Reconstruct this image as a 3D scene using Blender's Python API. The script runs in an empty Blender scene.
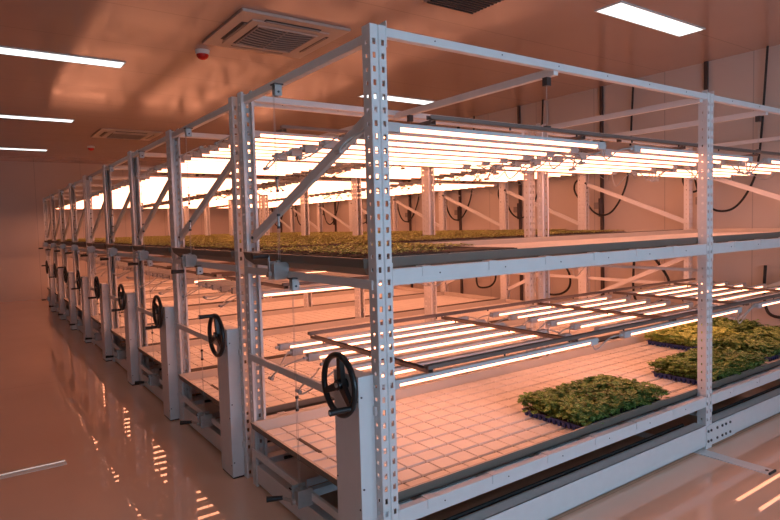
import bpy, math, random
from mathutils import Vector, Matrix
random.seed(7)
PI = math.pi
SC = bpy.context.scene
COL = SC.collection

# ------------------------------------------------------------------ materials
def new_mat(name):
    m = bpy.data.materials.new(name); m.use_nodes = True
    nt = m.node_tree
    return m, nt, nt.nodes['Principled BSDF']

def mat(name, col, rough=.5, metal=0.0, noise=0.0, nscale=6.0, spec=.5, bump=0.0, detail=3.0):
    m, nt, b = new_mat(name)
    b.inputs['Base Color'].default_value = (*col, 1)
    b.inputs['Roughness'].default_value = rough
    b.inputs['Metallic'].default_value = metal
    b.inputs['Specular IOR Level'].default_value = spec
    if noise or bump:
        tc = nt.nodes.new('ShaderNodeTexCoord'); n = nt.nodes.new('ShaderNodeTexNoise')
        n.inputs['Scale'].default_value = nscale; n.inputs['Detail'].default_value = detail
        nt.links.new(tc.outputs['Object'], n.inputs['Vector'])
        if noise:
            mx = nt.nodes.new('ShaderNodeMix'); mx.data_type = 'RGBA'
            mx.inputs['A'].default_value = (*[c*(1-noise) for c in col], 1)
            mx.inputs['B'].default_value = (*[min(1, c*(1+noise)) for c in col], 1)
            nt.links.new(n.outputs['Fac'], mx.inputs['Factor'])
            nt.links.new(mx.outputs['Result'], b.inputs['Base Color'])
        if bump:
            bp = nt.nodes.new('ShaderNodeBump'); bp.inputs['Strength'].default_value = bump
            bp.inputs['Distance'].default_value = .01
            nt.links.new(n.outputs['Fac'], bp.inputs['Height'])
            nt.links.new(bp.outputs['Normal'], b.inputs['Normal'])
    return m

def emis(name, col, strength):
    m, nt, b = new_mat(name)
    b.inputs['Base Color'].default_value = (.8, .8, .8, 1)
    b.inputs['Emission Color'].default_value = (*col, 1)
    b.inputs['Emission Strength'].default_value = strength
    return m

def seam_mat(name, col, rough, axis, pitch, width, seam_col, spec=.5, bump=.0):
    """smooth panels with thin joints every `pitch` metres along one axis"""
    m, nt, b = new_mat(name)
    L = nt.links.new
    tc = nt.nodes.new('ShaderNodeTexCoord'); sx = nt.nodes.new('ShaderNodeSeparateXYZ')
    L(tc.outputs['Object'], sx.inputs[0])
    md = nt.nodes.new('ShaderNodeMath'); md.operation = 'PINGPONG'; md.inputs[1].default_value = pitch/2
    L(sx.outputs[axis], md.inputs[0])
    lt = nt.nodes.new('ShaderNodeMath'); lt.operation = 'LESS_THAN'; lt.inputs[1].default_value = width/2
    L(md.outputs[0], lt.inputs[0])
    n = nt.nodes.new('ShaderNodeTexNoise'); n.inputs['Scale'].default_value = 1.3; n.inputs['Detail'].default_value = 4
    L(tc.outputs['Object'], n.inputs['Vector'])
    m0 = nt.nodes.new('ShaderNodeMix'); m0.data_type = 'RGBA'
    m0.inputs['A'].default_value = (*[c*.93 for c in col], 1); m0.inputs['B'].default_value = (*[min(1, c*1.05) for c in col], 1)
    L(n.outputs['Fac'], m0.inputs['Factor'])
    mx = nt.nodes.new('ShaderNodeMix'); mx.data_type = 'RGBA'
    L(lt.outputs[0], mx.inputs['Factor']); L(m0.outputs['Result'], mx.inputs['A']); mx.inputs['B'].default_value = (*seam_col, 1)
    L(mx.outputs['Result'], b.inputs['Base Color'])
    b.inputs['Roughness'].default_value = rough; b.inputs['Specular IOR Level'].default_value = spec
    if bump:
        mp = nt.nodes.new('ShaderNodeMapping'); L(tc.outputs['Object'], mp.inputs[0])
        mp.inputs['Scale'].default_value = (1.2, 9, 1) if axis == 1 else (9, 1.2, 1)
        n2 = nt.nodes.new('ShaderNodeTexNoise'); n2.inputs['Scale'].default_value = .7; n2.inputs['Detail'].default_value = 3
        L(mp.outputs[0], n2.inputs['Vector'])
        bp = nt.nodes.new('ShaderNodeBump'); bp.inputs['Strength'].default_value = bump; bp.inputs['Distance'].default_value = .02
        L(n2.outputs['Fac'], bp.inputs['Height']); L(bp.outputs['Normal'], b.inputs['Normal'])
    return m

LED = (1.0, .345, .18)
M_steel = mat('white_powder_coat', (.74, .72, .72), .42, noise=.05, nscale=14)
M_galv  = mat('galvanised_steel', (.46, .45, .44), .36, .45, noise=.12, nscale=30)
M_rail  = mat('lamp_rail_aluminium', (.20, .145, .125), .45, .25, noise=.1, nscale=12)
M_bench = mat('grey_bench_plastic', (.50, .45, .40), .45, noise=.06, nscale=8)
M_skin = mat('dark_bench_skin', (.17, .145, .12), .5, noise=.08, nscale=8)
M_black = mat('black_plastic', (.012, .012, .013), .28)
M_rubber = mat('black_rubber', (.02, .02, .02), .6)
M_cap   = mat('grey_lamp_cap', (.55, .52, .52), .5)
M_house = mat('lamp_housing', (.62, .60, .60), .45)
M_cord  = mat('pale_cord', (.5, .48, .46), .5)
M_conduit = mat('brown_conduit', (.07, .05, .045), .6, noise=.2, nscale=9)
M_tray  = mat('blue_tray_plastic', (.03, .05, .19), .4)
M_blacktray = mat('black_tray_plastic', (.012, .012, .014), .4)
M_soil  = mat('dark_substrate', (.035, .02, .012), .95, noise=.5, nscale=80)
M_bolt  = mat('dark_bolt', (.08, .07, .07), .45, .6)
M_acbody = mat('cassette_plastic', (.52, .44, .39), .5, noise=.04)
M_acdark = mat('cassette_slot', (.05, .045, .045), .6)
M_grille = mat('cassette_grille', (.30, .26, .24), .6)
M_red   = mat('red_lens', (.55, .012, .01), .25)
M_white = mat('white_plastic', (.75, .74, .72), .5)
M_tape  = mat('white_floor_tape', (.80, .78, .74), .5, noise=.06, nscale=20)
M_led   = emis('led_tube_glow', LED, 7.8)
M_panel = emis('ceiling_panel_glow', (.86, 1.0, 1.0), 2.0)
M_fill_win   = emis('added_window_glow', (.46, .84, 1.2), 4.3)  # glow of the added, unseen window that brightens the near uprights
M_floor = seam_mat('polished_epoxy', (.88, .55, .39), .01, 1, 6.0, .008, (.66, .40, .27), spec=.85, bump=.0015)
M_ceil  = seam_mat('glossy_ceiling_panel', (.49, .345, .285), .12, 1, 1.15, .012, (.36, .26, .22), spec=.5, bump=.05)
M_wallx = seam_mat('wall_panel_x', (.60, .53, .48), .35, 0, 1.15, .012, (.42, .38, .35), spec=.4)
M_wally = seam_mat('wall_panel_y', (.60, .53, .48), .35, 1, 1.15, .012, (.42, .38, .35), spec=.4)

def leaf_mat(name, c1, c2, c3):
    m, nt, b = new_mat(name)
    L = nt.links.new
    tc = nt.nodes.new('ShaderNodeTexCoord'); n = nt.nodes.new('ShaderNodeTexNoise')
    n.inputs['Scale'].default_value = 70; n.inputs['Detail'].default_value = 2
    L(tc.outputs['Object'], n.inputs['Vector'])
    r = nt.nodes.new('ShaderNodeValToRGB'); e = r.color_ramp.elements
    e[0].position = .36; e[0].color = (*c1, 1); e[1].position = .66; e[1].color = (*c3, 1)
    k = r.color_ramp.elements.new(.5); k.color = (*c2, 1)
    L(n.outputs['Fac'], r.inputs[0]); L(r.outputs[0], b.inputs['Base Color'])
    b.inputs['Roughness'].default_value = .5
    b.inputs['Specular IOR Level'].default_value = .25
    return m
M_leaf = leaf_mat('green_leaf', (.06, .13, .03), (.16, .28, .06), (.42, .50, .20))
M_leafy = leaf_mat('lime_leaf', (.22, .32, .06), (.42, .54, .12), (.66, .72, .26))
M_sprout = leaf_mat('yellow_green_sprout', (.20, .11, .06), (.42, .42, .10), (.74, .84, .24))
M_stem = mat('reddish_stem', (.30, .12, .10), .6)

def foam_mat():
    m, nt, b = new_mat('foam_grid_board')
    L = nt.links.new
    tc = nt.nodes.new('ShaderNodeTexCoord'); n = nt.nodes.new('ShaderNodeTexNoise')
    n.inputs['Scale'].default_value = 5; n.inputs['Detail'].default_value = 5
    L(tc.outputs['Object'], n.inputs['Vector'])
    mx = nt.nodes.new('ShaderNodeMix'); mx.data_type = 'RGBA'
    mx.inputs['A'].default_value = (.74, .70, .66, 1); mx.inputs['B'].default_value = (.84, .81, .78, 1)
    L(n.outputs['Fac'], mx.inputs['Factor']); L(mx.outputs['Result'], b.inputs['Base Color'])
    b.inputs['Roughness'].default_value = .75
    return m
M_foam = foam_mat()
M_groove = mat('board_groove', (.09, .07, .06), .8)

# ------------------------------------------------------------------ mesh builder
class MB:
    def __init__(s): s.v = []; s.f = []; s.mi = []; s.mats = []; s.sm = []
    def m(s, mt):
        if mt not in s.mats: s.mats.append(mt)
        return s.mats.index(mt)
    def add(s, vs, fs, mt, smooth=False):
        b = len(s.v); k = s.m(mt); s.v += [tuple(x) for x in vs]
        for f in fs: s.f.append(tuple(b+i for i in f)); s.mi.append(k); s.sm.append(smooth)
    def box(s, x0, x1, y0, y1, z0, z1, mt, c=0.0):
        if c <= 0:
            vs = [(x, y, z) for x in (x0, x1) for y in (y0, y1) for z in (z0, z1)]
            fs = [(0, 1, 3, 2), (4, 6, 7, 5), (0, 4, 5, 1), (2, 3, 7, 6), (0, 2, 6, 4), (1, 5, 7, 3)]
            s.add(vs, fs, mt); return
        import bmesh
        bm = bmesh.new(); bmesh.ops.create_cube(bm, size=1)
        for v in bm.verts:
            v.co = Vector(((x0+x1)/2+v.co.x*(x1-x0), (y0+y1)/2+v.co.y*(y1-y0), (z0+z1)/2+v.co.z*(z1-z0)))
        bmesh.ops.bevel(bm, geom=bm.edges[:], offset=c, segments=2, affect='EDGES', profile=.7)
        bm.verts.index_update()
        s.add([v.co[:] for v in bm.verts], [[v.index for v in f.verts] for f in bm.faces], mt); bm.free()
    def frame(s, a, b):
        a = Vector(a); b = Vector(b); d = (b-a).normalized()
        up = Vector((0, 0, 1)) if abs(d.z) < .95 else Vector((1, 0, 0))
        u = d.cross(up).normalized(); w = u.cross(d).normalized()
        return a, b, u, w
    def bar(s, a, b, w, h, mt):
        a, b, u, t = s.frame(a, b); u = u*w/2; t = t*h/2
        vs = [p+i*u+j*t for p in (a, b) for i, j in ((-1, -1), (1, -1), (1, 1), (-1, 1))]
        s.add(vs, [(0, 1, 2, 3)[::-1], (4, 5, 6, 7), (0, 4, 5, 1)[::-1], (1, 5, 6, 2)[::-1], (2, 6, 7, 3)[::-1], (3, 7, 4, 0)[::-1]], mt)
    def cyl(s, a, b, r, mt, n=12, r2=None, caps=True):
        a, b, u, t = s.frame(a, b); r2 = r if r2 is None else r2
        vs = []
        for p, q in ((a, r), (b, r2)):
            for i in range(n):
                an = 2*PI*i/n; vs.append(p+u*q*math.cos(an)+t*q*math.sin(an))
        s.add(vs, [(i, (i+1) % n, n+(i+1) % n, n+i)[::-1] for i in range(n)], mt, True)
        if caps: s.add(vs, [tuple(range(n)), tuple(range(2*n-1, n-1, -1))], mt)
    def tube(s, pts, r, mt, n=6):
        pts = [Vector(p) for p in pts]; rings = []; prev = None
        for i, p in enumerate(pts):
            d = (pts[min(i+1, len(pts)-1)]-pts[max(i-1, 0)]).normalized()
            if prev is None:
                up = Vector((0, 0, 1)) if abs(d.z) < .9 else Vector((1, 0, 0)); u = d.cross(up).normalized()
            else: u = (prev-d*prev.dot(d)).normalized()
            prev = u; t = u.cross(d)
            rings.append([p+u*r*math.cos(2*PI*k/n)+t*r*math.sin(2*PI*k/n) for k in range(n)])
        vs = [q for R_ in rings for q in R_]
        fs = [(i*n+k, (i+1)*n+k, (i+1)*n+(k+1) % n, i*n+(k+1) % n) for i in range(len(pts)-1) for k in range(n)]
        fs += [tuple(range(n)), tuple(range(len(vs)-1, len(vs)-n-1, -1))]
        s.add(vs, fs, mt, True)
    def torus_x(s, c, R, r, mt, n=40, k=10):
        vs = []; fs = []
        for i in range(n):
            a = 2*PI*i/n
            for j in range(k):
                b = 2*PI*j/k; q = R+r*math.cos(b)
                vs.append((c[0]+r*math.sin(b), c[1]+q*math.cos(a), c[2]+q*math.sin(a)))
        for i in range(n):
            for j in range(k): fs.append((i*k+j, ((i+1) % n)*k+j, ((i+1) % n)*k+(j+1) % k, i*k+(j+1) % k))
        s.add(vs, fs, mt, True)
    def dome(s, c, r, h, mt, n=20, k=6, down=True):
        sg = -1 if down else 1; vs = []; fs = []
        for j in range(k):
            a = (PI/2)*j/k
            for i in range(n): vs.append((c[0]+r*math.cos(a)*math.cos(2*PI*i/n), c[1]+r*math.cos(a)*math.sin(2*PI*i/n), c[2]+sg*h*math.sin(a)))
        vs.append((c[0], c[1], c[2]+sg*h))
        for j in range(k-1):
            for i in range(n): fs.append((j*n+i, j*n+(i+1) % n, (j+1)*n+(i+1) % n, (j+1)*n+i))
        for i in range(n): fs.append(((k-1)*n+i, (k-1)*n+(i+1) % n, k*n))
        s.add(vs, fs, mt, True)
    def mesh(s, name):
        me = bpy.data.meshes.new(name); me.from_pydata(s.v, [], s.f)
        for mt in s.mats: me.materials.append(mt)
        me.polygons.foreach_set('material_index', s.mi)
        me.polygons.foreach_set('use_smooth', s.sm)
        me.update(); return me

def obj(name, me, parent=None, loc=(0, 0, 0), rot=(0, 0, 0), scale=None):
    o = bpy.data.objects.new(name, me); COL.objects.link(o)
    o.location = loc; o.rotation_euler = rot
    if scale: o.scale = scale
    if parent: o.parent = parent
    return o
def tag(o, label, cat, group=None, kind=None):
    o['label'] = label; o['category'] = cat
    if group: o['group'] = group
    if kind: o['kind'] = kind
    return o
def struct(name, mb, loc=(0, 0, 0)):
    o = obj(name, mb.mesh(name), None, loc); o['kind'] = 'structure'; return o
def empty(name, loc, rotz=0):
    o = bpy.data.objects.new(name, None); COL.objects.link(o); o.location = loc; o.rotation_euler = (0, 0, rotz)
    o.empty_display_size = .1; return o
def clone(root, loc):
    """copy a thing, its parts and their sub-parts; mesh data is shared"""
    def rec(o, parent):
        c = o.copy(); COL.objects.link(c)
        if parent is not None: c.parent = parent
        for ch in kids.get(o.name, []): rec(ch, c)
        return c
    kids = {}
    def scan(o):
        kids[o.name] = list(o.children)
        for ch in o.children: scan(ch)
    scan(root)
    r = rec(root, None); r.location = loc; return r

# ------------------------------------------------------------------ the room
ZC = 3.84; XR = 6.45; XL = -8.0; YB = 17.0; YF = -5.5
b = MB(); b.box(XL-.2, XR+.2, YF-.2, YB+.2, -.2, 0, M_floor); struct('floor', b)
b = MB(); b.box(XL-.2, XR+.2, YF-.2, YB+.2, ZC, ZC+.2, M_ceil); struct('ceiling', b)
b = MB(); b.box(XR, XR+.2, YF-.2, YB+.2, 0, ZC, M_wally); struct('wall_right', b)
b = MB(); b.box(XL-.2, XL, YF-.2, YB+.2, 0, ZC, M_wally); struct('wall_left', b)
b = MB(); b.box(XL, XR, YB, YB+.2, 0, ZC, M_wallx); struct('wall_back', b)
# front wall (behind the camera) with a window added for cool fill light
WX0, WX1, WZ0, WZ1 = -2.2, 3.6, .9, 2.9
b = MB()
b.box(XL, WX0, YF-.2, YF, 0, ZC, M_wallx); b.box(WX1, XR, YF-.2, YF, 0, ZC, M_wallx)
b.box(WX0, WX1, YF-.2, YF, 0, WZ0, M_wallx); b.box(WX0, WX1, YF-.2, YF, WZ1, ZC, M_wallx); struct('wall_front', b)
b = MB()
for i in range(4):
    x = WX0+(WX1-WX0)*i/3; b.box(x-.03, x+.03, YF-.12, YF-.06, WZ0, WZ1, M_white)
for z in (WZ0, WZ1): b.box(WX0, WX1, YF-.12, YF-.06, z-.03, z+.03, M_white)
b.box(WX0, WX1, YF-.16, YF-.14, WZ0, WZ1, M_fill_win); struct('added_window_1', b)
# low coving where the walls meet the floor
b = MB(); b.box(XR-.015, XR, YF, YB, 0, .1, M_wally); struct('baseboard_right', b)
b = MB(); b.box(XL, XR, YB-.015, YB, 0, .1, M_wallx); struct('baseboard_back', b)

# ------------------------------------------------------------------ upright section with punched holes
W, D, H = .088, .067, 2.75
def upright_mesh(detail=True):
    """open omega section, front web at y=0 facing -Y, two columns of slots; flanges punched too"""
    mb = MB()
    pitch = .0625; n = 43
    def strip(p, q, hole, hh):
        """sheet from profile point p to q, z 0..H; hole=(t0,t1) along it or None"""
        (x0, y0), (x1, y1) = p, q
        if hole is None:
            mb.add([(x0, y0, 0), (x1, y1, 0), (x1, y1, H), (x0, y0, H)], [(0, 1, 2, 3)], M_steel); return
        ts = [0, hole[0], hole[1], 1]
        zs = [0]; flags = []
        for i in range(n):
            zc = .045+pitch*i; zs += [zc-hh/2, zc+hh/2]; flags += [False, True]
        zs.append(H); flags.append(False)
        vs = []; fs = []
        for z in zs:
            for t in ts: vs.append((x0+(x1-x0)*t, y0+(y1-y0)*t, z))
        for r, hl in enumerate(flags):
            for c in range(3):
                if hl and c == 1: continue
                a = r*4+c; fs.append((a, a+1, a+5, a+4))
        mb.add(vs, fs, M_steel)
    g = .007
    prof = [((.016, D), (0, D), None), ((0, D), (0, 0), (.38, .62)), ((0, 0), (.038, 0), (.3, .72)),
            ((.038, 0), (.043, g), None), ((.043, g), (W-.043, g), None), ((W-.043, g), (W-.038, 0), None),
            ((W-.038, 0), (W, 0), (.28, .7)), ((W, 0), (W, D), (.38, .62)), ((W, D), (W-.016, D), None)]
    for p, q, h in prof:
        strip(p, q, h, .027 if abs(p[1]-q[1]) < 1e-6 else .018)
    me = mb.mesh('upright_sheet')
    o = bpy.data.objects.new('tmp', me); COL.objects.link(o)
    w = o.modifiers.new('w', 'WELD'); w.merge_threshold = .0004
    s = o.modifiers.new('s', 'SOLIDIFY'); s.thickness = .0028; s.offset = 0; s.use_even_offset = False
    dg = bpy.context.evaluated_depsgraph_get()
    out = bpy.data.meshes.new_from_object(o.evaluated_get(dg)); out.name = 'upright'
    bpy.data.objects.remove(o); bpy.data.meshes.remove(me)
    return out
ME_up = upright_mesh()

BX = [0.0, 3.05, 6.1]          # bay lines along the rack
DEP = 1.66                      # outer depth of one rack
def beam_mesh(L, h, d, cleats=True):
    """box beam with hook plates at both ends"""
    m = MB(); m.box(0, L, 0, d, 0, h, M_steel, .004)
    for x in (0, L):
        m.box(x-(.0 if x == 0 else .004), x+(.004 if x == 0 else 0), -.004, d, -.05, h+.03, M_steel)
    for i in range(6):
        xx = .3+i*(L-.6)/5; m.cyl((xx, -.002, h*.55), (xx, .001, h*.55), .004, M_bolt, 8)
    return m.mesh('beam')
Lb = 3.05-W
ME_shelf = beam_mesh(Lb, .08, .045)
ME_top = beam_mesh(Lb, .042, .04)
def base_beam():
    m = MB()
    m.box(0, Lb, 0, .004, 0, .17, M_steel); m.box(0, Lb, 0, .09, .166, .17, M_steel); m.box(0, Lb, 0, .09, 0, .004, M_steel)
    m.box(0, Lb, .086, .09, .12, .17, M_steel)
    m.cyl((.1, .13, .16), (Lb-.1, .13, .16), .012, M_rubber, 8)
    return m.mesh('base_beam')
ME_base = base_beam()
def splice():
    m = MB(); m.box(0, .46, -.006, 0, 0, .16, M_steel, .002)
    for x in (.02, .065, .16, .24, .3, .37):
        for z in (.04, .12): m.cyl((x, -.013, z), (x, -.006, z), .011, M_bolt, 8)
    return m.mesh('splice_plate')
ME_splice = splice()
def tie_mesh(w, h, inset=.02):
    m = MB(); m.box(-w/2, w/2, inset, DEP-inset, -h/2, h/2, M_steel, .003); return m.mesh('tie')
ME_toptie = tie_mesh(.04, .045); ME_endtie = tie_mesh(.022, .045, .03); ME_thin = tie_mesh(.025, .022, .03); ME_basetie = tie_mesh(.05, .13, .07)
def brace_mesh(z0, z1):
    """channel from near (y small, z0) to far (y large, z1)"""
    m = MB(); a = (0, .05, z0); c = (0, DEP-.05, z1)
    m.bar(a, c, .006, .055, M_steel)
    d = (Vector(c)-Vector(a)).normalized(); n = Vector((0, -d.z, d.y))
    for s in (-1, 1):
        o = n*.025*s; m.bar(Vector(a)+o+Vector((.012, 0, 0)), Vector(c)+o+Vector((.012, 0, 0)), .024, .004, M_steel)
    for p in (Vector(a)+d*.02, Vector(c)-d*.02): m.cyl(p-Vector((.012, 0, 0)), p+Vector((.01, 0, 0)), .01, M_bolt, 8)
    return m.mesh('brace')
ME_br_up = brace_mesh(2.36, 1.75); ME_br_up_r = brace_mesh(1.75, 2.36); ME_br_low = brace_mesh(1.30, .62)
def support_mesh():
    """bench cross bar hooked over both shelf beams"""
    m = MB(); m.box(-.02, .02, .05, DEP-.05, 0, .022, M_steel)
    for y0, y1 in ((-.004, .05), (DEP-.05, DEP+.004)):
        m.box(-.028, .028, y0, y1, .056, .060, M_steel)
    m.box(-.028, .028, .046, .05, 0, .060, M_steel); m.box(-.028, .028, DEP-.05, DEP-.046, 0, .060, M_steel)
    m.box(-.028, .028, -.004, -.001, .01, .060, M_steel)
    m.box(-.028, .028, DEP+.001, DEP+.004, .01, .060, M_steel)
    return m.mesh('bench_support')
ME_sup = support_mesh()
def long_member():
    m = MB(); m.box(.03, 6.1, 0, .05, 0, .05, M_steel, .003); return m.mesh('base_member')
ME_long = long_member()
def sheet_pan():
    m = MB(); m.box(.12, 1.6, 0, .5, 0, .004, M_steel); m.box(.12, 1.6, 0, .004, 0, .05, M_steel); return m.mesh('base_pan')
ME_pan = sheet_pan()
def drive_box():
    m = MB(); m.box(-.09, -.002, .05, .285, .012, 1.10, M_steel, .004)
    m.box(-.085, -.006, .055, .28, .0, .012, M_rubber)
    for y, z in ((.062, .98), (.062, .45), (.062, .10), (.272, 1.05), (.272, .55)): m.cyl((-.093, y, z), (-.089, y, z), .005, M_bolt, 8)
    for x, z in ((-.075, 1.0), (-.075, .55), (-.075, .12)): m.cyl((x, .047, z), (x, .051, z), .005, M_bolt, 8)
    return m.mesh('drive_box')
ME_box = drive_box()
def handwheel():
    """axis along X, centred on the origin"""
    m = MB(); m.torus_x((-.03, 0, 0), .146, .0155, M_black)
    m.cyl((.045, 0, 0), (-.045, 0, 0), .026, M_black, 20); m.cyl((-.045, 0, 0), (-.049, 0, 0), .012, M_galv, 12)
    m.cyl((.045, 0, 0), (.03, 0, 0), .036, M_black, 20)
    for k in range(3):
        a = 2*PI*k/3; c, s = math.cos(a), math.sin(a)
        m.add([(x-.012 if q > .06 else x, q*c-w*s, q*s+w*c) for q, ww in ((.015, .022), (.14, .013)) for x in (-.03, -.005) for w in (-ww, ww)],
              [(0, 1, 5, 4), (2, 6, 7, 3), (0, 4, 6, 2), (1, 3, 7, 5)], M_black)
    return m.mesh('handwheel')
ME_wheel = handwheel()
def wheel_handle():
    m = MB(); m.cyl((-.03, .146, 0), (-.045, .146, 0), .009, M_galv, 10)
    m.cyl((-.045, .146, 0), (-.15, .146, 0), .0125, M_black, 14, .016); m.dome((-.15, .146, 0), .0, .0, M_black)
    m.cyl((-.15, .146, 0), (-.156, .146, 0), .008, M_galv, 10)
    return m.mesh('wheel_handle')
ME_whandle = wheel_handle()
def winch():
    m = MB()
    m.box(-.075, -.005, -.04, .035, -.05, .04, M_galv, .006)
    m.box(-.085, .01, .035, .043, -.058, .055, M_galv, .002)
    m.box(-.085, .01, -.048, -.04, -.052, .05, M_galv, .002)
    m.cyl((-.04, 0, .04), (-.04, 0, .06), .011, M_galv, 10); m.cyl((-.09, -.01, -.02), (-.11, -.01, -.02), .016, M_galv, 12)
    for z in (-.035, .035): m.cyl((-.088, .06, z), (-.088, .036, z), .005, M_bolt, 8)
    return m.mesh('winch')
ME_winch = winch()
def crank(dz):
    m = MB(); m.bar((-.1, -.01, -.02), (-.1, .05*0+.0, -.02+dz), .02, .006, M_galv)
    m.cyl((-.1, 0, -.02+dz), (-.2, 0, -.02+dz), .015, M_black, 12, .018); return m.mesh('crank_handle')
ME_crank_up = crank(.11)
def crank_low():
    m = MB(); m.bar((-.09, -.01, -.02), (-.12, .10, -.03), .006, .02, M_galv)
    m.cyl((-.115, .10, -.03), (-.20, .14, -.03), .013, M_black, 12, .018); return m.mesh('crank_handle')
ME_crank_low = crank_low()
def pulley():
    m = MB(); m.box(-.03, .03, -.03, .03, .03, .036, M_bolt)
    for y in (-.018, .018): m.box(-.022, .022, y-.003, y+.003, -.035, .036, M_galv)
    m.cyl((0, -.014, -.012), (0, .014, -.012), .024, M_galv, 16); m.cyl((0, -.026, -.012), (0, .026, -.012), .007, M_bolt, 8)
    return m.mesh('pulley')
ME_pulley = pulley()
def cable(z0, z1, gap=.0):
    m = MB(); m.cyl((0, 0, z0), (0, 0, z1), .0013, M_galv, 5)
    if gap: m.cyl((0, gap, z0), (0, gap*.6, z1), .0013, M_galv, 5)
    return m.mesh('winch_cable')
ME_cab_up = cable(1.60, 2.64, .022); ME_cab_low = cable(.29, 1.47, .02)
def coupler():
    m = MB(); m.cyl((0, 0, -.03), (0, 0, .03), .007, M_galv, 8); m.cyl((0, 0, .03), (0, 0, .045), .011, M_bolt, 8); m.cyl((0, 0, -.03), (0, 0, -.045), .011, M_bolt, 8)
    return m.mesh('cable_coupler')
ME_coup = coupler()
def caster():
    m = MB(); m.cyl((-.015, 0, .045), (.015, 0, .045), .033, M_galv, 16); m.box(-.025, .025, -.03, .03, .05, .1, M_bolt); return m.mesh('track_wheel')
ME_cast = caster()
def hang_mesh(z0, z1):
    m = MB(); m.cyl((0, 0, z0), (0, 0, z1), .0015, M_galv, 5)
    m.box(-.018, .018, -.018, .018, z1-.05, z1, M_bolt); m.box(-.02, .02, -.012, .012, z0, z0+.02, M_bolt)
    return m.mesh('lamp_hanger')
ME_hang_up = hang_mesh(2.37, 2.678); ME_hang_hi = hang_mesh(2.58, 2.678); ME_hang_mid = hang_mesh(2.53, 2.678)

ORD = ['nearest the camera', 'second from the camera', 'third from the camera', 'fourth from the camera', 'fifth from the camera',
       'sixth from the camera', 'seventh from the camera', 'eighth from the camera', 'farthest from the camera']
NTH = ['first', 'second', 'third', 'fourth', 'fifth', 'sixth', 'seventh', 'eighth', 'ninth', 'tenth', 'eleventh', 'twelfth']
RY = [0.0, 1.767, 3.43, 5.09, 6.75, 8.52, 10.18, 11.84, 13.5]
FAR_POST = [True]*9
WHEEL_A = [-2.5, PI*.5, -PI*.5, -PI*.55, -PI*.45, -PI*.6, PI*.4, -PI*.4, PI*.9]

def build_rack(k):
    y = RY[k]
    r = empty('growing_rack', (0, y, 0))
    tag(r, 'white slotted steel growing rack on floor track, handwheel at aisle end, ' + ORD[k], 'rack', 'mobile growing racks')
    for x in BX:
        obj('upright', ME_up, r, (x, 0, 0))
        if FAR_POST[k]: obj('upright', ME_up, r, (x+W, DEP, 0), (0, 0, PI))
    for i in range(2):
        x = BX[i]+W
        for me, nm, z, yin in ((ME_top, 'top_beam', 2.702, .0), (ME_shelf, 'shelf_beam', 1.527, 0), (ME_shelf, 'shelf_beam', .336, 0), (ME_base, 'base_beam', .022, 0)):
            obj(nm, me, r, (x, yin, z)); obj(nm, me, r, (x+Lb, DEP-yin, z), (0, 0, PI))
    obj('splice_plate', ME_splice, r, (3.05+.0, -.001, .022))
    for x in (.035, 1.33, 3.0, 4.1, 6.15):
        obj('top_tie', ME_toptie, r, (x, 0, 2.70))
    for x in (.0, 6.16):
        obj('end_tie', ME_endtie, r, (x, 0, .925)); obj('end_tie', ME_endtie, r, (x, 0, 1.535)); obj('end_tie', ME_endtie, r, (x, 0, .245))
        obj('base_tie', ME_basetie, r, (x+.03, 0, .09))
    obj('cross_tie', ME_thin, r, (3.1, 0, 1.40)); obj('cross_tie', ME_thin, r, (3.1, 0, .245))
    obj('brace', ME_br_up, r, (.045, 0, 0)); obj('brace', ME_br_up_r, r, (6.13, 0, 0)); obj('brace', ME_br_low, r, (6.13, 0, 0))
    if k < 5:
        for z in (1.552, .361):
            for i in range(13):
                x = .30+i*.46
                if abs(x-3.1) < .08: x += .1
                obj('bench_support', ME_sup, r, (x, 0, z))
    for yy in (.5, 1.0): obj('base_member', ME_long, r, (0, yy, .10))
    obj('base_pan', ME_pan, r, (0, 1.05, .155))
    for x in (.3, 2.97, 5.9):
        for yy in (.13, DEP-.13): obj('track_wheel', ME_cast, r, (x, yy, 0.0))
    bx = obj('drive_box', ME_box, r); bx['label'] = 'tall white boxed cover of the hand drive'
    a = WHEEL_A[k]
    w = obj('handwheel', ME_wheel, bx, (-.10, .163, 1.05), (a, 0, 0)); w['label'] = 'black three-spoke handwheel'
    obj('wheel_handle', ME_whandle, bx, (-.10, .163, 1.05), (a, 0, 0))
    w1 = obj('winch', ME_winch, r, (-.012, .99, 1.565)); w1['label'] = 'zinc-plated winch on the upper end bar'
    obj('crank_handle', ME_crank_up, w1, (0, 0, 0), (0 if k < 1 else PI*.9, 0, 0))
    w2 = obj('winch', ME_winch, r, (-.012, .78, .25)); w2['label'] = 'zinc-plated winch on the base end bar'
    obj('crank_handle', ME_crank_low, w2)
    obj('winch_cable', ME_cab_up, r, (-.03, 1.0, 0)); obj('winch_cable', ME_cab_low, r, (-.03, .84, 0))
    obj('pulley', ME_pulley, r, (-.01, 1.0, 2.64)); obj('pulley', ME_pulley, r, (-.02, .84, 1.49))
    for z in (2.08, 1.86): obj('cable_coupler', ME_coup, r, (-.03, 1.0, z))
    for z in (.78,): obj('cable_coupler', ME_coup, r, (-.03, .84, z))
    for x in (1.33, 4.1):
        for yy in (.17, 1.45): obj('lamp_hanger', ME_hang_up if k == 0 else ME_hang_hi if k < 3 else ME_hang_mid, r, (x, .09 if yy < 1 else 1.45, 0))
    return r
RACKS = [build_rack(k) for k in range(9)]

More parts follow.
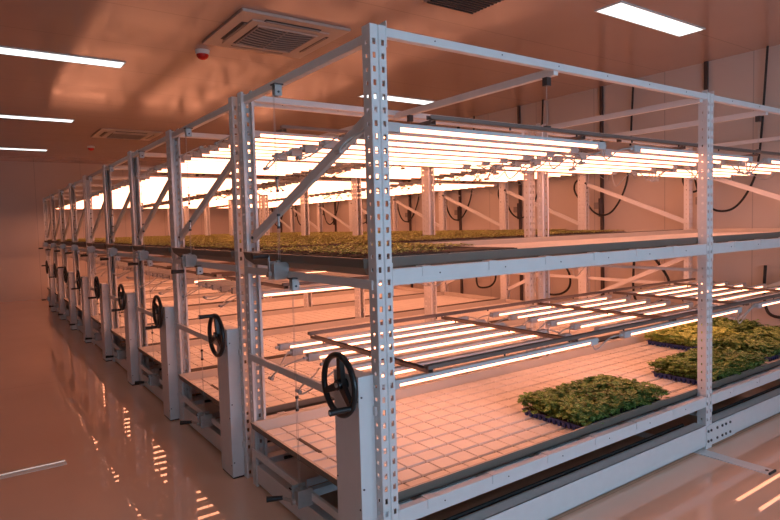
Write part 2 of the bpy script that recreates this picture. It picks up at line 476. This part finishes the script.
# ------------------------------------------------------------------ benches (ebb-and-flow tubs)
X0, X1, Y0, Y1 = -.03, 6.08, .068, DEP-.068
def tub():
    """flared tub: rolled rim at z=0, floor at -.055, sides sloping in"""
    m = MB(); t = .006
    rings = [  # (inset, z) outer skin from bottom to rim, then inner skin down
        (.055, -.086), (.010, -.046), (-.0, -.004), (-.0, 0), (.016, .0), (.022, -.008), (.05, -.080)]
    vs = []
    for ins, z in rings:
        vs += [(X0+ins, Y0+ins, z), (X1-ins, Y0+ins, z), (X1-ins, Y1-ins, z), (X0+ins, Y1-ins, z)]
    fs = [(3, 2, 1, 0)]
    for i in range(len(rings)-1):
        for c in range(4):
            a = i*4+c; d = i*4+(c+1) % 4; fs.append((a, d, d+4, a+4))
    k = (len(rings)-1)*4; fs.append((k, k+1, k+2, k+3))
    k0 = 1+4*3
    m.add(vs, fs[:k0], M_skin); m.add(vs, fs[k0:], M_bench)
    return m.mesh('tub')
def foam():
    m = MB(); x0, x1, y0, y1 = X0+.05, X1-.05, Y0+.05, Y1-.05
    m.box(x0, x1, y0, y1, -.079, -.073, M_groove)
    nx, ny, g = 42, 10, .02
    dx = (x1-x0)/nx; dy = (y1-y0)/ny
    for i in range(nx):
        for j in range(ny):
            gx = .006; a, b_ = x0+i*dx+gx/2, x0+(i+1)*dx-gx/2; c, d = y0+j*dy+g/2, y0+(j+1)*dy-g/2
            e = .004; z0, z1 = -.073, -.062
            m.add([(a, c, z0), (b_, c, z0), (b_, d, z0), (a, d, z0), (a+e, c+e, z1), (b_-e, c+e, z1), (b_-e, d-e, z1), (a+e, d-e, z1)],
                  [(4, 5, 6, 7), (0, 1, 5, 4), (1, 2, 6, 5), (2, 3, 7, 6), (3, 0, 4, 7)], M_foam)
    return m.mesh('grid_board')
def drain():
    m = MB()
    m.box(.15, .175, .93, 1.24, -.064, -.059, M_groove)
    return m.mesh('drain_slot')
ME_tub, ME_foam, ME_drain = tub(), foam(), drain()
BENCH_Z = {'lower': .470, 'upper': 1.661}
for k in range(9):
    for lv in ('lower', 'upper'):
        t = obj('grow_bench', ME_tub, None, (0, RY[k], BENCH_Z[lv]))
        what = {'lower': 'empty grey grow bench with pale grid board, lower tier', 'upper': 'long grey grow bench, upper tier'}[lv]
        tag(t, what + ', rack ' + ORD[k], 'grow bench', lv + ' tier grow benches')
        f = obj('grid_board', ME_foam, t, (0, 0, .02 if lv == 'upper' else 0)); f['label'] = 'pale board with square grooves'
        if lv == 'lower': obj('drain_slot', ME_drain, t)

# ------------------------------------------------------------------ LED lamp frames
TL = 1.68
def tube_parts():
    h = MB()   # housing: flat-topped channel
    h.box(0, TL, -.019, .019, .0, .022, M_house, .004)
    d = MB()   # glowing diffuser below
    n = 8; vs = []; r = .0175
    for x in (.035, TL-.035):
        for i in range(n+1):
            a = PI+PI*i/n; vs.append((x, r*math.cos(a), .002+r*1.15*math.sin(a)))
    fs = [(i, i+1, n+2+i, n+1+i) for i in range(n)]
    fs += [tuple(range(n+1))[::-1], tuple(range(n+1, 2*n+2))]
    d.add(vs, fs, M_led, True)
    c = MB(); c.box(-.045, .036, -.022, .022, -.024, .024, M_cap, .006); c.cyl((-.07, 0, 0), (-.045, 0, 0), .010, M_cap, 10)
    return h.mesh('lamp_tube'), d.mesh('diffuser'), c.mesh('end_cap')
ME_h, ME_d, ME_c = tube_parts()
def cord_mesh(seed, dy):
    rnd = random.Random(seed); m = MB(); pts = []
    sag = rnd.uniform(.05, .11); out = rnd.uniform(.10, .17)
    for i in range(13):
        t = i/12
        pts.append((-.07-out*math.sin(PI*t)*(1+.3*math.sin(5*t)), dy*t, -sag*math.sin(PI*t)+.02*math.sin(9*t+seed)))
    m.tube(pts, .0048, M_cord, 6)
    q = pts[6]; m.cyl((q[0], q[1]-.025, q[2]), (q[0], q[1]+.025, q[2]), .011, M_cap, 8)
    return m.mesh('power_cord')
ME_cords = [cord_mesh(i, .22) for i in range(4)]
def link_mesh(seed):
    rnd = random.Random(seed+50); m = MB(); pts = []; g = .33; sag = rnd.uniform(.04, .13)
    for i in range(13):
        t = i/12; pts.append((-.07-(g)*t, .04*math.sin(PI*t)*rnd.choice((1, 1)), -sag*math.sin(PI*t)+.03*math.sin(2*PI*t)))
    m.tube(pts, .0048, M_cord, 6); return m.mesh('power_cord')
ME_links = [link_mesh(i) for i in range(3)]
def rail_mesh(L, flip=False):
    m = MB(); m.box(0, L, -.018, .018, 0, .003, M_rail); m.box(0, L, -.018, -.015, 0, .022, M_rail); m.box(0, L, .015, .018, 0, .022, M_rail)
    n = int(L/.6)
    for i in range(1, n+1): m.cyl((i*.6, 0, -.016), (i*.6, 0, .008), .006, M_bolt, 8)
    return m.mesh('rail')
ME_railx = rail_mesh(5.35); ME_raily = rail_mesh(1.36)
ROWS = [.14+.22*i for i in range(7)]
TX = [.21, 2.29, 4.36]
LAMPZ = {'lower': [.985]+[1.315]*8, 'upper': [2.305, 2.52, 2.52]+[2.47]*6}
def build_lamp(k, lv):
    z = LAMPZ[lv][k]; dy = {'lower': .05, 'upper': -.02}[lv]
    r = empty('lamp_frame', (0, RY[k]+dy, z))
    tag(r, 'hanging frame of glowing LED tubes over the ' + lv + ' bench, rack ' + ORD[k], 'grow light', lv + ' tier LED lamp frames')
    for yy in (.03, 1.31): obj('frame_rail', ME_railx, r, (.41, yy+.08 if yy < 1 else yy+.16, .052))
    for x in (.44, 1.68, 2.89, 4.10, 5.31): obj('cross_rail', ME_raily, r, (x, .11, .028), (0, 0, PI/2))
    for i, y in enumerate(ROWS):
        for j, x in enumerate(TX):
            jit = random.uniform(-.012, .012) if k < 3 else 0
            t = obj('lamp_tube', ME_h, r, (x+jit, y, 0))
            obj('diffuser', ME_d, t)
            obj('end_cap', ME_c, t); obj('end_cap', ME_c, t, (TL, 0, 0), (0, 0, PI))
            if k < 5:
                if i < 6 and (i+j) % 2 == 0: obj('power_cord', ME_cords[(i*3+j+k) % 4], t)
                if i < 6 and (i+j) % 2 == 1: obj('power_cord', ME_cords[(i+j*2+k) % 4], t, (TL, .22, 0), (0, 0, PI))
                if j > 0 and i % 2 == 0: obj('power_cord', ME_links[(i+j) % 3], t)
    return r
for k in range(9):
    for lv in ('lower', 'upper'): build_lamp(k, lv)

# ------------------------------------------------------------------ seedlings
TLX, TWY = .53, .30
def plug_tray(mt):
    m = MB(); x1, y1, h = TLX, TWY, .044
    m.box(0, x1, 0, y1, h-.006, h, mt)
    m.box(.012, x1-.012, .012, y1-.012, h-.004, h+.002, M_soil)
    for i in range(12):
        for (ya) in (.002, y1-.032):
            xx = .012+i*(x1-.024)/12
            vs = [(xx+.004, ya, h-.004), (xx+.036, ya, h-.004), (xx+.036, ya+.03, h-.004), (xx+.004, ya+.03, h-.004),
                  (xx+.011, ya+.007, 0), (xx+.029, ya+.007, 0), (xx+.029, ya+.023, 0), (xx+.011, ya+.023, 0)]
            m.add(vs, [(0, 1, 5, 4), (1, 2, 6, 5), (2, 3, 7, 6), (3, 0, 4, 7), (4, 5, 6, 7)], mt)
    for i in range(1, 6):
        for xa in (.002, x1-.032):
            yy = .012+i*(y1-.024)/6.5
            vs = [(xa, yy+.004, h-.004), (xa+.03, yy+.004, h-.004), (xa+.03, yy+.036, h-.004), (xa, yy+.036, h-.004),
                  (xa+.007, yy+.011, 0), (xa+.023, yy+.011, 0), (xa+.023, yy+.029, 0), (xa+.007, yy+.029, 0)]
            m.add(vs, [(0, 1, 5, 4), (1, 2, 6, 5), (2, 3, 7, 6), (3, 0, 4, 7), (4, 5, 6, 7)], mt)
    m.box(.045, x1-.045, .045, y1-.045, .003, h-.006, mt)
    return m.mesh('plug_tray')
def leaf(vs, fs, c, d, tilt, s, w=.95):
    """cupped pentagonal leaf at c pointing along heading d"""
    cx, cy, cz = c; ca, sa = math.cos(d), math.sin(d); ct, st = math.cos(tilt), math.sin(tilt)
    P = [(0, 0, 0), (.35, -.5*w, .06), (.8, -.38*w, .03), (1, 0, -.06), (.8, .38*w, .03), (.35, .5*w, .06), (.5, 0, -.05)]
    b0 = len(vs)
    for x, y, z in P:
        x, y, z = x*s, y*s, z*s
        X, Z = x*ct-z*st, x*st+z*ct
        vs.append((cx+X*ca-y*sa, cy+X*sa+y*ca, cz+Z))
    fs += [(b0+6, b0+i, b0+i+1) for i in range(5)] + [(b0+6, b0+5, b0)]
def foliage(seed, n, h, s, mt, mt2, spread=.0, stem=True, htop=.8):
    rnd = random.Random(seed); m = MB(); vs = []; fs = []; sv = []
    for i in range(n):
        x = rnd.uniform(-spread, TLX+spread); y = rnd.uniform(-spread, TWY+spread)
        edge = min(x+spread, TLX+spread-x, y+spread, TWY+spread-y)
        hh = h*rnd.uniform(htop-.25, 1.0)*(1 if edge > .03 else .8)
        bx_ = min(max(x, .01), TLX-.01); by_ = min(max(y, .01), TWY-.01)
        if stem: sv.append(((bx_, by_, .05), (x, y, .05+hh)))
        a = rnd.uniform(0, 2*PI)
        for q in range(2 if s < .02 else 3):
            zz = .05+hh-(q*rnd.uniform(.0, .28*h) if s >= .02 else 0)
            leaf(vs, fs, (x, y, zz), a+q*(PI if s < .02 else 2.1)+rnd.uniform(-.4, .4), rnd.uniform(-.35, .55), s*rnd.uniform(.7, 1.25))
    m.add(vs, fs, mt)
    if stem:
        for p, q in sv: 
            p = Vector(p); q = Vector(q); e = .0012
            m.add([p+Vector((-e, 0, 0)), p+Vector((e, 0, 0)), q+Vector((e, 0, 0)), q+Vector((-e, 0, 0)), p+Vector((0, -e, 0)), p+Vector((0, e, 0)), q+Vector((0, e, 0)), q+Vector((0, -e, 0))],
                  [(0, 1, 2, 3), (4, 5, 6, 7)], mt2)
    return m.mesh('foliage')
ME_blue = plug_tray(M_tray); ME_btray = plug_tray(M_blacktray)
ME_big = [foliage(i, 460, .10, .042, M_leaf, M_leaf, .018) for i in range(3)]
ME_lime = [foliage(10+i, 480, .085, .040, M_leafy, M_leafy, .014) for i in range(2)]
ME_spr = [foliage(20+i, 330, .016, .016, M_sprout, M_stem, 0, True, .6) for i in range(3)]

def put_tray(x, y, z, leafmesh, traymesh, label, group, cat='seedling tray', rot=0.0, fol='seedlings'):
    o = empty('seedling_tray', (x, y, z), rot)
    tag(o, label, cat, group)
    obj('plug_tray', traymesh, o)
    if leafmesh: obj(fol, leafmesh, o)
    return o
# leafy trays on the lower bench of the first rack: long side across the bench
zf = BENCH_Z['lower']-.062
cl = 'leafy seedling trays on the lower front bench'
for i, w in enumerate(('leftmost tray of the front clump', 'middle tray of the front clump', 'rightmost tray of the front clump')):
    put_tray(1.67+i*.33+.30, .11, zf, ME_big[i], ME_blue, 'bushy dark green seedlings in blue tray on lower bench, ' + w, cl, rot=PI/2)
for i, w in enumerate(('left of the white upright', 'behind the white upright', 'just right of the upright', )):
    put_tray(3.34+i*.325+.30, .10, zf, ME_big[(i+1) % 3], ME_blue, 'green seedlings in blue plug tray near bench edge, ' + w, cl, rot=PI/2)
for i in range(5):
    me = ME_lime[i % 2] if i < 3 else ME_big[i % 3]
    put_tray(4.58+i*.305+.30-.02, .90, zf, me, ME_blue, ('lime green' if i < 3 else 'mid green') + ' seedlings in blue tray at back of lower bench, ' + NTH[i] + ' from the left', cl, rot=PI/2)
for i in range(4):
    put_tray(4.62+i*.318+.30, .20, zf, ME_big[i % 3], ME_blue, 'green seedlings in blue tray right of the white upright, ' + NTH[i] + ' in the front row', cl, rot=PI/2)
# low sprouts filling the upper benches
zu = BENCH_Z['upper']-.042
spots = []
for k in range(9):
    for c in range(11):
        for r_ in range(4):
            if k == 0 and (c > 1): continue
            if k == 1 and c > 8: continue
            x = .04+c*.545; y = RY[k]+.145+r_*.345
            spots.append((math.hypot(x+1.55, y+2.32), k, c, r_, x, y))
spots.sort()
rest = []
for n, (d, k, c, r_, x, y) in enumerate(spots):
    if n >= 300: rest.append((x, y)); continue
    if k == 0 and c == 1 and r_ == 0:
        put_tray(x, y, zu, None, ME_btray, 'empty black plug tray on the upper bench of the nearest rack', 'seedling trays on the upper benches'); continue
    put_tray(x, y, zu, ME_spr[(c*5+r_*3+k) % 3], ME_btray,
             'tray of short yellow-green sprouts, upper bench, %s rack, %s row, %s from aisle' % (NTH[k], NTH[r_], NTH[c]),
             'seedling trays on the upper benches')
if rest:
    m = MB()
    src = ME_spr[0]
    sv = [v.co[:] for v in src.vertices]; sf = [(tuple(p.vertices), p.material_index) for p in src.polygons]
    for (x, y) in rest:
        m.box(x, x+TLX, y, y+TWY, zu, zu+.05, M_blacktray)
        vs = [(a+x, b_+y, c_+zu) for a, b_, c_ in sv]
        m.add(vs, [f for f, mi in sf if mi == 0], M_sprout)
    tag(obj('seedling_trays', m.mesh('seedling_trays')), 'distant trays of yellow-green sprouts on the farthest upper benches', 'seedling trays', None, 'stuff')

# ------------------------------------------------------------------ ceiling fittings
def ceil_light():
    m = MB(); w, l = .265, 1.5
    for x0, x1, y0, y1 in ((-l/2-.015, l/2+.015, -w/2-.015, -w/2), (-l/2-.015, l/2+.015, w/2, w/2+.015), (-l/2-.015, -l/2, -w/2, w/2), (l/2, l/2+.015, -w/2, w/2)):
        m.box(x0, x1, y0, y1, -.012, 0, M_white)
    p = MB(); p.box(-l/2, l/2, -w/2, w/2, -.008, -.002, M_panel)
    return m.mesh('panel_frame'), p.mesh('panel_diffuser')
ME_cf, ME_cp = ceil_light()
rowname = {-3.1: 'behind the camera', 1.17: 'over the nearest rack', 5.48: 'over the fourth rack', 9.75: 'over the sixth rack', 14.2: 'near the far wall'}
for X, colname in ((-.69, 'along the aisle edge'), (4.27, 'above the racks'), (-5.5, 'on the left of the room')):
    for Y in (-3.1, 1.17, 5.48, 9.75, 14.2):
        if Y == 1.17 and X == -.69: X_ = X-.35
        else: X_ = X
        o = empty('ceiling_light', (X_, Y, ZC))
        tag(o, 'flush rectangular white ceiling light panel %s, %s' % (colname, rowname[Y]), 'ceiling light', 'ceiling light panels')
        obj('light_frame', ME_cf, o); obj('light_panel', ME_cp, o)

def cassette():
    s = .58; body = MB()
    body.box(-s, s, -s, s, -.03, -.001, M_acbody, .012)
    body.box(-.42, .42, -.42, .42, -.045, -.028, M_acbody, .01)
    sl = []
    for a in range(4):
        m = MB(); m.box(-.30, .30, .405, .475, -.034, -.029, M_acdark); m.box(-.29, .29, .43, .45, -.046, -.034, M_grille); sl.append(m)
    g = MB(); g.box(-.33, .33, -.33, .33, -.05, -.044, M_acdark)
    for i in range(9):
        r = .05+i*.055
        pts = []
        for j in range(17):
            t = -1+2*j/16; pts.append((t*.31, -.31+i*.072+.06*(1-t*t)*(1), -.052))
        g.tube(pts, .008, M_grille, 6)
    for x in (-.31, 0, .31): g.box(x-.008, x+.008, -.33, .33, -.058, -.048, M_grille)
    for y in (-.33, .33): g.box(-.33, .33, y-.01, y+.01, -.06, -.048, M_acbody)
    return body.mesh('cassette_body'), sl[0].mesh('air_slot'), g.mesh('grille')
ME_ab, ME_as, ME_ag = cassette()
for (X, Y, lab) in ((1.17, 3.54, 'square ceiling air conditioner cassette nearest the camera'), (1.20, 10.9, 'square ceiling air conditioner cassette farther back')):
    o = empty('air_conditioner', (X, Y, ZC)); tag(o, lab, 'air conditioner', 'ceiling air conditioner cassettes')
    obj('cassette_body', ME_ab, o); obj('grille', ME_ag, o)
    for a in range(4): obj('air_slot', ME_as, o, (0, 0, 0), (0, 0, a*PI/2))
# return grille at the top edge of the photo
m = MB(); m.box(-.30, .30, -.30, .30, -.012, 0, M_grille)
for i in range(13): m.box(-.28, .28, -.27+i*.045-.008, -.27+i*.045+.008, -.024, -.012, M_acdark)
tag(obj('return_grille', m.mesh('return_grille'), None, (2.22, 1.68, ZC)), 'dark louvred return grille in the ceiling above the nearest rack', 'air vent')
# alarm sounders
for X, Y, lab in ((.70, 4.45, 'round white and red alarm beacon beside the near air conditioner'), (.86, 13.1, 'round red alarm beacon beyond the far air conditioner')):
    o = empty('alarm_beacon', (X, Y, ZC)); tag(o, lab, 'alarm', 'red alarm beacons')
    q = MB(); q.cyl((0, 0, 0), (0, 0, -.045), .08, M_white, 24, .072); obj('beacon_base', q.mesh('beacon_base'), o)
    q = MB(); q.dome((0, 0, -.045), .068, .06, M_red); l = obj('beacon_lens', q.mesh('beacon_lens'), o); l['label'] = 'red domed lens'

# ------------------------------------------------------------------ floor tape and floor track
m = MB(); m.box(-7.9, -1.03, 2.93, 3.01, 0, .002, M_tape)
tag(obj('floor_tape', m.mesh('floor_tape')), 'white marking line on the aisle floor at left', 'floor tape')
def track():
    m = MB(); m.box(-.055, .055, -.50, 15.4, 0, .008, M_steel, .002)
    m.cyl((0, -.47, .008), (0, -.47, .012), .012, M_bolt, 10)
    m.box(-.05, .05, -.51, -.50, 0, .014, M_rubber)
    return m.mesh('floor_track')
ME_track = track()
tag(obj('floor_track', ME_track, None, (2.97, 0, 0)), 'flat white steel track poking out under the middle upright', 'track', 'floor tracks')
tag(obj('floor_track', ME_track, None, (5.9, 0, 0)), 'flat white steel track under the far rack end', 'track', 'floor tracks')

# ------------------------------------------------------------------ conduits and cables on the right wall
for i, Y in enumerate((1.72, 3.30, 4.97, 6.55, 8.2, 9.9, 11.5, 13.2, 14.9)):
    m = MB(); m.box(-.04, 0, -.022, .022, .3, ZC, M_conduit, .004)
    o = obj('wall_conduit', m.mesh('wall_conduit'), None, (XR, Y, 0))
    tag(o, 'dark vertical conduit on the right wall, %s from the camera' % NTH[i], 'conduit', 'wall conduits')
    q = MB(); q.box(-.09, -.04, .02, .10, 1.98, 2.08, M_grille, .004); q.cyl((-.06, 0, 2.14), (-.06, 0, 1.86), .03, M_conduit, 10)
    obj('isolator_box', q.mesh('isolator_box'), o)
def smooth(pts, n=6):
    P = [Vector(p) for p in pts]; out = []
    for i in range(len(P)-1):
        a = P[max(i-1, 0)]; b_ = P[i]; c = P[i+1]; d = P[min(i+2, len(P)-1)]
        for j in range(n):
            t = j/n
            out.append(.5*((2*b_)+(-a+c)*t+(2*a-5*b_+4*c-d)*t*t+(-a+3*b_-3*c+d)*t**3))
    out.append(P[-1]); return out
CAB = [(0, 1.0, ZC), (0, 1.03, 3.3), (0, 1.06, 2.8), (0, 1.09, 2.5), (-.02, 1.13, 2.27), (-.05, 1.24, 2.03), (-.06, 1.38, 1.90), (-.06, 1.55, 1.89), (-.05, 1.70, 1.98), (-.04, 1.80, 2.14), (-.03, 1.86, 2.33),
       (-.04, 1.88, 2.45), (-.06, 1.97, 2.42), (-.06, 2.0, 2.30), (-.05, 1.93, 2.17), (-.06, 1.82, 2.16), (-.10, 1.74, 2.26), (-.16, 1.70, 2.36), (-.32, 1.60, 2.37)]
ME_cable = MB(); ME_cable.tube(smooth(CAB), .014, M_rubber, 8); ME_cable = ME_cable.mesh('power_cable')
CAB2 = [(-.22, .72, 1.50), (-.20, .66, 1.38), (-.16, .50, 1.15), (-.12, .40, .95), (-.10, .42, .75), (-.08, .60, .62), (-.06, .9, .60), (-.02, 1.0, .8), (0, 1.0, 1.2)]
ME_cable2 = MB(); ME_cable2.tube(smooth(CAB2), .018, M_rubber, 8)
ME_cable2.cyl((-.22, .72, 1.52), (-.21, .69, 1.42), .03, M_rubber, 10); ME_cable2 = ME_cable2.mesh('power_cable')
for k in range(9):
    tag(obj('power_cable', ME_cable, None, (XR-.06, RY[k]-.03, 0)), 'black power cable looping from ceiling to upper lamps, rack ' + ORD[k], 'cable', 'upper power cables')
    tag(obj('power_cable', ME_cable2, None, (XR-.06, RY[k]-.03, 0)), 'thick black cable drooping below upper bench by wall, rack ' + ORD[k], 'cable', 'lower power cables')

# ------------------------------------------------------------------ camera
C = Vector((-1.5543, -2.3196, 1.8192)); yaw, pitch, roll, f = .9574, -.0589, -.027, 593.98
F = Vector((math.cos(yaw)*math.cos(pitch), math.sin(yaw)*math.cos(pitch), math.sin(pitch)))
R = Vector((math.sin(yaw), -math.cos(yaw), 0)); U = R.cross(F)
R2 = R*math.cos(roll)+U*math.sin(roll); U2 = -R*math.sin(roll)+U*math.cos(roll)
cd = bpy.data.cameras.new('camera'); cd.sensor_width = 36; cd.lens = f/780*36; cd.clip_end = 100
cam = bpy.data.objects.new('camera', cd); COL.objects.link(cam)
cam.matrix_world = Matrix.Translation(C) @ Matrix((R2, U2, -F)).transposed().to_4x4()
SC.camera = cam

w = bpy.data.worlds.new('world'); SC.world = w; w.use_nodes = True
w.node_tree.nodes['Background'].inputs[0].default_value = (.0, .0, .0, 1)
vs = SC.view_settings; vs.view_transform = 'Standard'; vs.look = 'None'; vs.exposure = 0; vs.gamma = 1; vs.use_curve_mapping = False
SC.cycles.use_denoising = True
SC.cycles.max_bounces = 8; SC.cycles.diffuse_bounces = 5; SC.cycles.glossy_bounces = 3
SC.cycles.sample_clamp_indirect = 6
